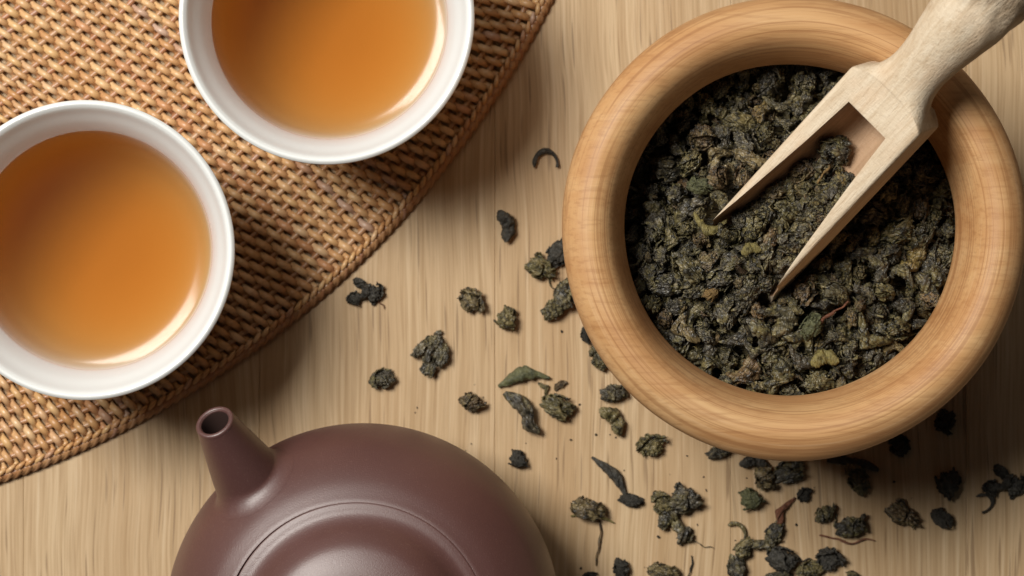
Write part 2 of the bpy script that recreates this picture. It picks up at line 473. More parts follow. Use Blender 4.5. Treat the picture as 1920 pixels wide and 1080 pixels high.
# spout
tip = P(402, 791, .0630) - tc_; root = P(492, 938, .0400) - tc_
axv = (tip - root).normalized(); Ls = (tip - root).length
s1 = axv.cross(Vector((0, 0, 1))).normalized(); s2 = s1.cross(axv)
def ring(c, r, r2=None, n=56): return [c + s1 * (math.cos(2 * math.pi * k / n) * r) + s2 * (math.sin(2 * math.pi * k / n) * (r2 or r)) for k in range(n)]
bprof = [(max(p[0], 0), p[1]) for p in catmull(body, 14)]
def on_body(q, lift=.00005):
    rq = math.hypot(q.x, q.y)
    bi = min(range(1, len(bprof) - 1), key=lambda i: (bprof[i][0] - rq) ** 2 + (bprof[i][1] - q.z) ** 2)
    (ra, za), (rb, zb), (rc, zc) = bprof[bi - 1], bprof[bi], bprof[bi + 1]
    tr, tz = rc - ra, zc - za; ln = math.hypot(tr, tz); nr_, nz_ = tz / ln, -tr / ln
    dx, dy = q.x / rq, q.y / rq
    return Vector((dx * (rb + nr_ * lift), dy * (rb + nr_ * lift), zb + nz_ * lift)), Vector((dx * nr_, dy * nr_, nz_))
hit = None
for i in range(400):
    q = tip + (root - tip) * (i / 400 * 1.6); pb, nb_ = on_body(q)
    if (q - pb).dot(nb_) < 0: hit = q; break
a_hit = (hit - root).dot(axv) / Ls
NS_ = 72
a_end = a_hit + .12; print('a_hit', a_hit)
cr_ = lambda a: 36.6 + (1 - a) * 46
sec = [(a_end, cr_(a_end)), ((a_end + .95) / 2, cr_((a_end + .95) / 2)), (.95, 39.2), (.985, 38.0), (1.0, 36.8), (1.007, 34.4), (1.007, 31.2), (.998, 28.6), (.97, 27.0), (.8, 26), (.55, 25)]
sec = [p for p in catmull(sec, 6)]
cone = [ring(root + axv * (Ls * a), m(b, .06), n=NS_) for a, b in sec]
foot = []
rows_ = 14
for k in range(NS_):
    ca, sa = math.cos(2 * math.pi * k / NS_), math.sin(2 * math.pi * k / NS_)
    q = hit + (s1 * ca + s2 * sa) * m(96, .05)
    S_, N_ = on_body(q); 
    for _ in range(2): S_, N_ = on_body(S_)
    inw = (hit - S_); inw -= N_ * inw.dot(N_); inw.normalize()
    E_ = cone[0][k]; Te = (cone[1][k] - cone[0][k]).normalized()
    dl = (E_ - S_).length
    foot.append([ (2*t**3-3*t**2+1)*S_ + (t**3-2*t**2+t)*inw*dl*1.15 + (-2*t**3+3*t**2)*E_ + (t**3-t**2)*Te*dl*.9 for t in [i / rows_ for i in range(rows_)]])
rings_ = [[foot[k][i] for k in range(NS_)] for i in range(rows_)] + cone
V, F = loft(rings_, (False, True))
o = link("spout", V, F, M['clay'], pot); fix_normals(o)
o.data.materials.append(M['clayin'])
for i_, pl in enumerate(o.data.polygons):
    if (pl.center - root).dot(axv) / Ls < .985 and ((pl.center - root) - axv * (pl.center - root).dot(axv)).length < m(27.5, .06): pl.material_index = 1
# handle (below the frame, opposite the spout)
hd = -(tip - root); hd.z = 0; hd.normalize()
hp = [hd * .044 + Vector((0, 0, .052)), hd * .060 + Vector((0, 0, .058)), hd * .074 + Vector((0, 0, .052)), hd * .078 + Vector((0, 0, .036)), hd * .068 + Vector((0, 0, .020)), hd * .045 + Vector((0, 0, .013))]
hp = [Vector(p) for p in catmull(hp, 10)]
V, F, al = tube(hp, [.0042] * len(hp), [.0034] * len(hp), 16, updir=hd.cross(Vector((0, 0, 1))))
link("handle", V, F, M['clay'], pot)

# ------------------------------------------------------------------ wooden bowl
BC = P(1486, 429, .072); BC.z = 0
bowl = thing("wooden_bowl", BC, "thick rimmed turned wooden bowl heaped with dark tea leaves", "bowl")
BZ = .016
bp = [(0, 0), (.031, 0), (.034, .0015), (.041, .011), (.049, .030), (.0547, .050), (.0575, .063), (m(433, .072), .0716), (.0580, .0767), (.0557, .0800), (.0525, .0817), (.0495, .0815), (.0468, .0795), (.0447, .0756), (.0431, .0705), (m(311, .066), .0660), (.0427, .0628), (.0445, .059), (.0462, .050), (.0445, .030), (.036, .014), (.015, .010), (0, .010)]
V, F = lathe([(max(p[0], 0), p[1]) for p in catmull(bp, 6)], 220, wob=lambda a, r, z: .00012 * math.sin(3 * a + 1) + .00008 * math.sin(7 * a))
o = link("bowl_body", V, F, M['bowl'], bowl); fix_normals(o)

# ------------------------------------------------------------------ scoop
SA = P(1658, 190, .0960)                        # middle of the block's rear top edge
SB = P(1396, 474, .0720)                        # middle between the prong tips
X = (SB - SA).normalized(); LS = (SB - SA).length
Yv = Vector((0, 0, 1)).cross(X).normalized(); Zv = X.cross(Yv)
roll = Matrix.Rotation(R(13), 3, X)
Yv = roll @ Yv; Zv = roll @ Zv
if Zv.z < 0: Yv, Zv = -Yv, -Zv
SMAT = Matrix((( X.x, Yv.x, Zv.x), (X.y, Yv.y, Zv.y), (X.z, Yv.z, Zv.z))).to_4x4()
# which side is screen-left/up? local +Y
W = .0119; DEP = .0165
def sup(t, hw, hh, e):
    c, s = math.cos(t), math.sin(t)
    return (math.copysign(abs(c) ** (2 / e), c) * hw, math.copysign(abs(s) ** (2 / e), s) * hh)
rings = []
NS = 72
# handle -> neck -> block -> tips ; (x, halfw, halfh, zc, exponent, bulge, slant)
secs = [(-.0640, .0015, .0015, -.0040, 2, 0, 0), (-.0635, .0050, .0050, -.0040, 2, 0, 0), (-.061, .0082, .0082, -.0040, 2, 0, 0), (-.052, .0103, .0103, -.0040, 2, 0, 0), (-.040, .0106, .0106, -.0040, 2, 0, 0), (-.030, .0098, .0098, -.0042, 2, 0, 0),
        (-.022, .0085, .0085, -.0046, 2.0, 0, 0), (-.0145, .0072, .0070, -.0052, 2.1, 0, 0), (-.0090, .0070, .0064, -.0058, 2.3, 0, 0), (-.0050, .0080, .0062, -.0060, 2.8, 0, 0), (-.0022, .0099, .0062, -.0061, 4.5, .2, 0), (-.0006, .01145, .00622, -.00620, 10, .7, 0), (0.0, W - .0001, DEP / 2, -DEP / 2, 16, 1.0, 0)]
ip = catmull([(a, b, c, d, e, f, g) for a, b, c, d, e, f, g in secs], 5)
tipx = LS
for xx in (.0006, .006, .016, .026, .036, .044, tipx):
    ip.append(np.array((xx, W, DEP / 2, -DEP / 2, 16, 1.0 if xx < .001 else max(0, 1 - xx / .01), .75 * max(0, (xx - .030) / (tipx - .030)))))
for (x, hw, hh, zc, e, bu, sl) in ip:
    ring_ = []
    for k in range(NS):
        y, z = sup(2 * math.pi * (k + .5) / NS, hw, hh, e)
        bulge = -.0042 * (1 - (y / max(hw, 1e-6)) ** 2) * bu
        zz = z + zc
        rag = 0
        if x < -.024:      # ragged carved end
            rag = .0005 * math.sin(9 * math.atan2(z, y) + x * 600) * min(1, (-x - .024) / .01)
        ring_.append(Vector((x + bulge + (-zz) * sl, y * (1 + rag * 60), zc + z * (1 + rag * 60))))
    rings.append(ring_)
V, F = loft(rings)
scoop = link("blade_and_handle", V, F, M['scoop'], None, smooth=True); fix_normals(scoop)
# trough cutter
cr = []
for xx, hw in ((.0064, .0064), (.012, .0069), (.022, .0078), (.034, .0092), (.046, .0106), (tipx + .001, .0119), (tipx + .02, .0135)):
    rr = []
    n = 40
    dp = .0140
    for k in range(n + 1):
        a = math.pi * k / n
        y, z = sup(a, hw, dp, 3.2)
        bulge = -.0034 * (1 - (y / hw) ** 2) * (1 if xx < .01 else .4 if xx < .02 else 0)
        rr.append(Vector((xx + bulge, y, -z)))
    rr += [Vector((xx, -hw, .004)), Vector((xx, hw, .004))]
    cr.append(rr)
Vc, Fc = loft(cr)
cut = link("cutter", Vc, Fc, M['stain_shade']); fix_normals(cut)
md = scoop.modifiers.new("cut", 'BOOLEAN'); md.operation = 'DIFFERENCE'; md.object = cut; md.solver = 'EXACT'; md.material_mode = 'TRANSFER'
bv = scoop.modifiers.new("bev", 'BEVEL'); bv.width = .00035; bv.segments = 2; bv.limit_method = 'ANGLE'; bv.angle_limit = R(40)
dg = bpy.context.evaluated_depsgraph_get()
me = bpy.data.meshes.new_from_object(scoop.evaluated_get(dg)); scoop.modifiers.clear(); scoop.data = me
bpy.data.objects.remove(cut)
me.set_sharp_from_angle(angle=R(35))
scoop.name = "tea_scoop"
scoop.matrix_world = Matrix.Translation(SA) @ SMAT
tag(scoop, "pale carved wooden scoop lying over the bowl rim with its prongs in the leaves", "scoop")
SINV = (Matrix.Translation(SA) @ SMAT).inverted(); SM = Matrix.Translation(SA) @ SMAT

# ------------------------------------------------------------------ tea leaf prototypes
def vnoise(p, seed=0):
    p = np.asarray(p, float); i = np.floor(p).astype(np.int64); f = p - i; f = f * f * (3 - 2 * f)
    def hsh(ix, iy, iz):
        n = (ix * 374761393 + iy * 668265263 + iz * 2147483647 + seed * 1274126177) & 0xffffffff
        n = ((n ^ (n >> 13)) * 1274126177) & 0xffffffff
        return ((n ^ (n >> 16)) & 0xffff) / 65535.0
    r = 0
    for dx in (0, 1):
        for dy in (0, 1):
            for dz in (0, 1):
                wgt = (f[..., 0] if dx else 1 - f[..., 0]) * (f[..., 1] if dy else 1 - f[..., 1]) * (f[..., 2] if dz else 1 - f[..., 2])
                r = r + wgt * hsh(i[..., 0] + dx, i[..., 1] + dy, i[..., 2] + dz)
    return r
def fbm(p, seed=0, o=3):
    s = 0; a = .5
    for k in range(o): s = s + a * vnoise(p * 2 ** k + 7.1 * k, seed + k); a *= .5
    return s / (1 - .5 ** o)
def ridge(p, seed=0): return 1 - np.abs(2 * vnoise(p, seed) - 1)
_ico = {}
def ico(sub):
    if sub not in _ico:
        bm = bmesh.new(); bmesh.ops.create_icosphere(bm, subdivisions=sub, radius=1)
        _ico[sub] = (np.array([v.co[:] for v in bm.verts]), [tuple(v.index for v in f.verts) for f in bm.faces]); bm.free()
    return _ico[sub]
def core_r(d, seed):
    warp = np.stack([fbm(d * 1.3 + 10, seed + 1), fbm(d * 1.3 + 20, seed + 2), fbm(d * 1.3 + 30, seed + 3)], -1) - .5
    q = d + warp * 1.6
    r = .74 + .5 * (fbm(q * 1.2 + 5, seed + 4) - .35)
    r = r - .30 * ridge(q * 2.1, seed + 5) ** 3 - .16 * (1 - ridge(q * 3.2, seed + 12)) ** 1.5 - .16 * ridge(q * 4.3, seed + 6) ** 3 - .07 * ridge(q * np.array([7.5, 3.0, 6.5]), seed + 8) ** 3 + .05 * vnoise(q * 9, seed + 7)
    return np.clip(r, .3, 1.25)
def grid_closed(G, th):
    """G: (n, m, 3) sheet -> closed thin solid"""
    n, mm, _ = G.shape
    du = np.gradient(G, axis=0); dv = np.gradient(G, axis=1)
    N = np.cross(du, dv); N /= np.linalg.norm(N, axis=-1, keepdims=True) + 1e-9
    V = np.concatenate([(G + N * th / 2).reshape(-1, 3), (G - N * th / 2).reshape(-1, 3)])
    o = n * mm; F = []
    for i in range(n - 1):
        for j in range(mm - 1):
            a = i * mm + j; F.append((a, a + 1, a + mm + 1, a + mm)); F.append((o + a, o + a + mm, o + a + mm + 1, o + a + 1))
    for i in range(n - 1):
        for j in (0, mm - 1):
            a = i * mm + j; q = (a, a + mm, o + a + mm, o + a); F.append(q if j == 0 else q[::-1])
    for j in range(mm - 1):
        for i in (0, n - 1):
            a = i * mm + j; q = (a + 1, a, o + a, o + a + 1); F.append(q if i == 0 else q[::-1])
    return V, F
def merge(parts):
    V = []; F = []; o = 0
    for v, f in parts:
        V.append(v); F += [tuple(i + o for i in q) for q in f]; o += len(v)
    return np.concatenate(V), F
def randrot(r_):
    q = r_.normal(size=4); q /= np.linalg.norm(q)
    from mathutils import Quaternion
    return np.array(Quaternion(q).to_matrix())
def sheet_on(seed, hi, r_):
    n1, n2 = (26, 15) if hi else (12, 7)
    th = np.linspace(-1.5, 1.5, n1) * r_.uniform(.6, 1.15); ph0 = np.linspace(-1, 1, n2)
    T, Pp = np.meshgrid(th, ph0, indexing='ij')
    prof = np.cos(T / np.abs(th).max() * 1.45) ** .7
    wob = (vnoise(np.stack([T * 2.5, T * 0 + seed, T * 0], -1), seed) - .5)
    PHI = Pp * r_.uniform(.35, .75) * prof + wob * .5
    d = np.stack([np.cos(T) * np.cos(PHI), np.sin(T) * np.cos(PHI), np.sin(PHI)], -1) @ randrot(r_).T
    rr = core_r(d, seed) * .6 + .34
    crinkle = (ridge(np.stack([T * 1.4 + Pp * .6, Pp * 3.5, T * 0 + seed * .37], -1), seed + 9) - .5) * .24
    lift = .10 + .20 * Pp ** 2 * r_.uniform(0, 1) + .35 * np.clip(np.abs(T) / np.abs(th).max() - .75, 0, 1) * r_.uniform(0, 1.6)
    G = d * (rr + crinkle + lift)[..., None]
    return grid_closed(G, .055)
def pellet(seed, hi=True, sheets=3, scl=(1, .78, .66)):
    r_ = np.random.RandomState(seed)
    d, f = ico(5 if hi else 3)
    v = d * core_r(d, seed)[:, None]
    parts = [(v, f)] + [sheet_on(seed, hi, r_) for k in range(sheets)]
    V, F = merge(parts)
    V = V * np.array(scl)
    return V, F
def rolled(seed, hi=True, L=2.0, wd=.42, bend=.5, turns=1.2, twist=1.5):
    r_ = np.random.RandomState(seed)
    n1, n2 = (54, 26) if hi else (18, 9)
    t = np.linspace(0, 1, n1); s = np.linspace(-1, 1, n2)
    T, S = np.meshgrid(t, s, indexing='ij')
    prof = np.sin(np.pi * (T * .93 + .04)) ** .65 * (.75 + .5 * vnoise(np.stack([T * 5, T * 0 + seed, T * 0], -1), seed))
    ang = S * turns * math.pi + twist * T * 3 + r_.uniform(0, 6)
    rad = wd * prof * (.50 + .38 * np.abs(S) + .45 * (ridge(np.stack([T * 5, S * 3.4, S * 0 + seed], -1), seed + 3) - .6) + .30 * (vnoise(np.stack([T * 19, S * 6, S * 0], -1), seed + 5) - .5))
    cx = (T - .5) * L; cyy = bend * np.sin(T * math.pi) - bend * .5 + .16 * (vnoise(np.stack([T * 4, T * 0, T * 0 + seed], -1), seed + 8) - .5) * 2
    cz = .12 * np.sin(T * 5 + seed)
    G = np.stack([cx, cyy + np.cos(ang) * rad, cz + np.sin(ang) * rad * .85], -1)
    return grid_closed(G, .05)
def stem(seed, hi=True, L=2.4, r0=.07, amp=.35, curl=0.0):
    r_ = np.random.RandomState(seed)
    n = 40 if hi else 16; ns_ = 8 if hi else 5
    t = np.linspace(0, 1, n)
    if curl:
        a = (t - .5) * curl
        pts = np.stack([np.sin(a) * L / curl, (np.cos(a) - math.cos(curl / 2)) * L / curl - .2, .05 * np.sin(t * 7)], -1)
    else:
        pts = np.stack([(t - .5) * L, amp * (vnoise(np.stack([t * 3.5, t * 0 + seed, t * 0], -1), seed) - .5) * 2, .25 * (vnoise(np.stack([t * 3, t * 0, t * 0 + seed], -1), seed + 2) - .5)], -1)
    d = np.gradient(pts, axis=0); d /= np.linalg.norm(d, axis=1, keepdims=True)
    sd = np.cross(d, [0, 0, 1.0]); sd /= np.linalg.norm(sd, axis=1, keepdims=True); up = np.cross(sd, d)
    rr = r0 * (.55 + .45 * np.sin(math.pi * (t * .8 + .12))) * (.7 + .7 * vnoise(np.stack([t * 9, t * 0, t * 0], -1), seed + 4))
    V = []; F = []
    for i in range(n):
        for k in range(ns_):
            a = 2 * math.pi * k / ns_
            V.append(pts[i] + sd[i] * math.cos(a) * rr[i] * 1.15 + up[i] * math.sin(a) * rr[i])
    for i in range(n - 1):
        for k in range(ns_):
            a, b = i * ns_ + k, i * ns_ + (k + 1) % ns_; F.append((a, b, b + ns_, a + ns_))
    F.append(tuple(reversed(range(ns_)))); F.append(tuple((n - 1) * ns_ + k for k in range(ns_)))
    return np.array(V), F
def moved(vf, off=(0, 0, 0), rot=0, s=1.0):
    c, sn = math.cos(rot), math.sin(rot); Mx = np.array([[c, -sn, 0], [sn, c, 0], [0, 0, 1]])
    return (vf[0] * s @ Mx.T + np.array(off), vf[1])
def clump(seed, n=3):
    r_ = np.random.RandomState(seed); ps = []
    for k in range(n):
        a = 2 * math.pi * k / n + r_.uniform(-.4, .4); q = .50 if n > 1 else 0
        ps.append(moved(pellet(seed * 3 + k, True, 2), (q * math.cos(a), q * math.sin(a), r_.uniform(-.05, .1)), r_.uniform(0, 6), r_.uniform(.42, .62)))
    ps.append(moved(rolled(seed + 50, True, 1.5, .3, .3, 1.0, 1), (0, 0, .15), r_.uniform(0, 6), .75))
    return merge(ps)
def finish(name, V, F):
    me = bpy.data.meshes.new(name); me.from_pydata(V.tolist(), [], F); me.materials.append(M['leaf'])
    me.polygons.foreach_set('use_smooth', [True] * len(me.polygons)); me.update()
    a = me.attributes.new('lco', 'FLOAT_VECTOR', 'POINT'); a.data.foreach_set('vector', V.astype(np.float32).ravel())
    return me
PEL = [pellet(100 + 7 * k, True, 3 + k % 2, [(1, .8, .66), (1, .66, .6), (.95, .9, .62), (1, .72, .7)][k % 4]) for k in range(9)]
ROL = [rolled(200 + 5 * k, True, [2.0, 1.8, 2.1, 1.7][k % 4], [.42, .55, .36, .62][k % 4], [.5, .25, .7, .15][k % 4], [1.2, .8, 1.3, 1.0][k % 4], [1.5, .6, 2.2, .9][k % 4]) for k in range(6)]
CL = [clump(31, 3), clump(37, 4), clump(41, 2)]
ST = [stem(5), stem(9, amp=.6), stem(14, L=2.2, r0=.10, curl=3.6)]
PELL = [pellet(400 + 3 * k, False, 3) for k in range(7)]
ROLL = [rolled(500 + 3 * k, False) for k in range(4)]
STL = [stem(50), stem(51, False, amp=.5)]
me_p = [finish("tea_leaf", *v) for v in PEL]; me_r = [finish("tea_leaf", *v) for v in ROL]
me_c = [finish("tea_leaf", *v) for v in CL]; me_s = [finish("tea_twig", *v) for v in ST]
recol = {}
def with_mat(me, key):
    if key is None: return me
    if (me.name, key) not in recol:
        c = me.copy(); c.materials[0] = M[key]; recol[(me.name, key)] = c
    return recol[(me.name, key)]

# ------------------------------------------------------------------ leaves heaped in the bowl
BX, BY = BC.x, BC.y
def heap(x, y):
    dx, dy = x - BX, y - BY; r = math.hypot(dx, dy)
    h = .0415 + BZ + .0050 * max(0, 1 - (r / .040) ** 2)
    c1 = P(1400, 460, .066); h += .0040 * math.exp(-((x - c1.x) ** 2 + (y - c1.y) ** 2) / (2 * .012 ** 2))
    c1 = P(1260, 330, .066); h -= .0025 * math.exp(-((x - c1.x) ** 2 + (y - c1.y) ** 2) / (2 * .012 ** 2))
    c2 = P(1560, 640, .066); h += .0028 * math.exp(-((x - c2.x) ** 2 + (y - c2.y) ** 2) / (2 * .016 ** 2))
    return h
B_ = SINV.to_3x3() @ Vector((0, 0, 1))
def at_local(x, y, lz):
    """where the vertical line through x, y meets the scoop's local plane z = lz"""
    a = SINV @ Vector((x, y, 0)); k = (lz - a.z) / B_.z
    return a + B_ * k, k
def wi_at(lx): return .0064 + .0055 * min(1, max(0, (lx - .006) / .048))
def scoop_adj(x, y, z, rad):
    """height for a leaf centre at x, y, or None when it would cut through the scoop"""
    top, ztop = at_local(x, y, 0.0); bot, zbot = at_local(x, y, -DEP); flo, zflo = at_local(x, y, -.0132)
    if flo.x < -.004:                                     # block, neck and handle are far above the leaves
        return z if bot.x < -.002 or abs(bot.y) > W + rad or z + rad < zbot else None
    if top.x > LS + .002: return z
    if abs(flo.y) < wi_at(flo.x) - rad * .62:             # in the trough
        zz = zflo + rad * .4
        if zz > z: return zz if flo.x > .0235 + .002 * math.sin(flo.y * 700) else None
        return z if flo.x > .02 else None
    if abs(top.y) > W + rad * .2 and abs(bot.y) > W + rad * .2: return z
    if ztop > z + rad * .15: return None if z + rad > zbot or abs(top.y) > W else (z if z + rad < zbot else None)
    return z
placed = []
def try_place(x, y, rad, mind):
    for (a, b) in placed:
        if (a - x) ** 2 + (b - y) ** 2 < mind * mind: return False
    return True
heap_group = "dark curled tea leaves heaped in the wooden bowl"
def leaf_obj(me, loc, rot, s, name="tea_leaf"):
    o = bpy.data.objects.new(name, me); C.objects.link(o)
    o.location = loc; o.rotation_euler = rot; o.scale = s if hasattr(s, '__len__') else (s, s, s)
    return o
special = [
    (1330, 417, 'yellow', 'r', 2, .0042, "yellow green crinkled tea leaf at the tip of the scoop's left prong", 170),
    (1546, 674, 'yellow', 'r', 3, .0042, "large yellow tea leaf near the bottom of the heap in the bowl", 10),
    (1332, 551, 'amber', 'p', 5, .0026, "small golden tan tea leaf below the left prong of the scoop", 40),
    (1522, 612, 'green', 'p', 1, .0040, "pale grey green tea leaf in the lower middle of the bowl", 60),
    (1548, 315, 'amber', 's', 0, .0036, "upright orange brown stem among the leaves inside the scoop", 75),
    (1312, 348, 'green', 'p', 3, .0034, "rounded green tea leaf left of the scoop in the bowl", 0),
    (1560, 590, 'red', 's', 1, .0042, "curved pinkish brown stem lying on the leaves below the scoop", 60),
    (1408, 468, 'yellow', 'r', 3, .0030, "pale yellow curled leaf between the two scoop prongs", 15),
    (1590, 318, 'amber', 's', 2, .0040, "tan curled stem touching the right wall inside the scoop", 40)]
for (px, py, mk, kd, idx, s, lab, ang) in special:
    p = P(px, py, .066); z = scoop_adj(p.x, p.y, heap(p.x, p.y), s * .8)
    if z is None: z = heap(p.x, p.y)
    z += .0022
    p = P(px, py, z)
    me = with_mat({'p': me_p, 'r': me_r, 's': me_s}[kd][idx], mk)
    o = leaf_obj(me, p, (rng.uniform(-.3, .3), rng.uniform(-.3, .3), R(ang)), s, "tea_twig" if kd == 's' else "tea_leaf")
    tag(o, lab, "twig" if kd == 's' else "tea leaf"); placed.append((p.x, p.y))
cnt = 0; tries = 0
while cnt < 222 and tries < 12000:
    tries += 1
    a = rng.uniform(0, 2 * math.pi); r = .0430 * math.sqrt(rng.random())
    x, y = BX + r * math.cos(a), BY + r * math.sin(a)
    size = rng.choice([.0030, .0035, .0040, .0046, .0054])
    if r > .0452 - size * .9: continue
    if not try_place(x, y, size, .0049 if tries < 8000 else .0042): continue
    z = scoop_adj(x, y, heap(x, y), size)
    if z is None: continue
    z += rng.uniform(-.0013, .0014)
    if z > .065 and r > .037: continue
    u = rng.random()
    rot = (rng.uniform(0, 6.28), rng.uniform(0, 6.28), rng.uniform(0, 6.28)) if u < .48 else (rng.uniform(-.7, .7), rng.uniform(-.5, .5), rng.uniform(0, 6.28))
    me = rng.choice(me_p) if u < .48 else rng.choice(me_r) if u < .97 else rng.choice(me_s[:2])
    s = size * rng.uniform(.9, 1.12) * (1.0 if u < .48 else 1.12)
    o = leaf_obj(me, (x, y, z), rot, s)
    tag(o, "dark green curled dried tea leaf in the heap filling the wooden bowl", "tea leaf", heap_group)
    placed.append((x, y)); cnt += 1
# everything under and between them: one mass of leaves
for k in range(400):        # leaves caught inside the scoop
    l = Vector((rng.uniform(.0245, .047), rng.uniform(-.0075, .0075), -.0115)); p = SM @ l
    s = rng.uniform(.0028, .0040); wi = wi_at(l.x)
    if abs(l.y) > wi - s * .8 or not try_place(p.x, p.y, s, .0034): continue
    z = scoop_adj(p.x, p.y, heap(p.x, p.y) + .0005, s)
    if z is None: continue
    o = leaf_obj(rng.choice(me_p + me_r), (p.x, p.y, z), (rng.uniform(0, 6.28), rng.uniform(0, 6.28), rng.uniform(0, 6.28)), s)
    tag(o, "dark curled tea leaf caught between the two prongs of the wooden scoop", "tea leaf", "tea leaves caught in the scoop")
    placed.append((p.x, p.y))
SV, SF, SL, ST_ = [], [], [], []
base = 0
def add_stuff(vf, x, y, z, s):
    global base
    rot = randrot(nr)
    v = vf[0] * s @ rot.T + np.array((x, y, z))
    SV.append(v); SL.append(vf[0]); ST_.append(np.full(len(v), nr.rand()))
    SF.extend([tuple(i + base for i in q) for q in vf[1]]); base += len(v)
def stuff_pt(Rm):
    a = nr.rand() * 2 * math.pi; r = Rm * math.sqrt(nr.rand()); return BX + r * math.cos(a), BY + r * math.sin(a)
for k in range(900):
    x, y = stuff_pt(.0450); s = nr.uniform(.0022, .0036)
    z0 = heap(x, y) - nr.uniform(.0028, .0064)
    z = scoop_adj(x, y, z0, s)
    if z is None: continue
    add_stuff(PELL[nr.randint(7)] if nr.rand() < .75 else ROLL[nr.randint(4)], x, y, z, s)
for k in range(300):
    x, y = stuff_pt(.0432); s = nr.uniform(.0009, .0022)
    z = scoop_adj(x, y, heap(x, y) + nr.uniform(-.0006, .0014), s)
    if z is None or z > heap(x, y) + .003: continue
    add_stuff((PELL + ROLL * 2 + STL)[nr.randint(17)], x, y, z, s)
for k in range(46):   # inside the scoop trough
    l = Vector((nr.uniform(.026, .048), nr.uniform(-.008, .008), -.0125)); p = SM @ l
    wi = .0068 + (.0122 - .0068) * max(0, (l.x - .007) / .045)
    s = nr.uniform(.0022, .0036)
    if abs(l.y) > wi - s * 1.0: continue
    add_stuff(PELL[nr.randint(7)], p.x, p.y, p.z + s * .2, s)
hv, hf = [], []
n = 40
V, F = lathe([(0, .042), (.044, .042), (.0452, .048), (.042, .0495), (.03, .0505), (0, .0515)], 48)
V = np.array(V); V[:, 0] += BX; V[:, 1] += BY
SV.append(V); SL.append(V * 100); ST_.append(np.full(len(V), .1)); SF.extend([tuple(i + base for i in q) for q in F])
V = np.concatenate(SV)
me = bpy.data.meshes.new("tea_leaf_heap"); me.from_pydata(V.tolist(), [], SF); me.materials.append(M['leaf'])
me.polygons.foreach_set('use_smooth', [True] * len(me.polygons)); me.update()
me.attributes.new('lco', 'FLOAT_VECTOR', 'POINT').data.foreach_set('vector', np.concatenate(SL).astype(np.float32).ravel())
me.attributes.new('tint', 'FLOAT', 'POINT').data.foreach_set('value', np.concatenate(ST_).astype(np.float32))
o = bpy.data.objects.new("tea_leaf_heap", me); C.objects.link(o)
tag(o, "mass of small dark tea leaves and crumbs filling the wooden bowl", "tea leaves", None, 'stuff')

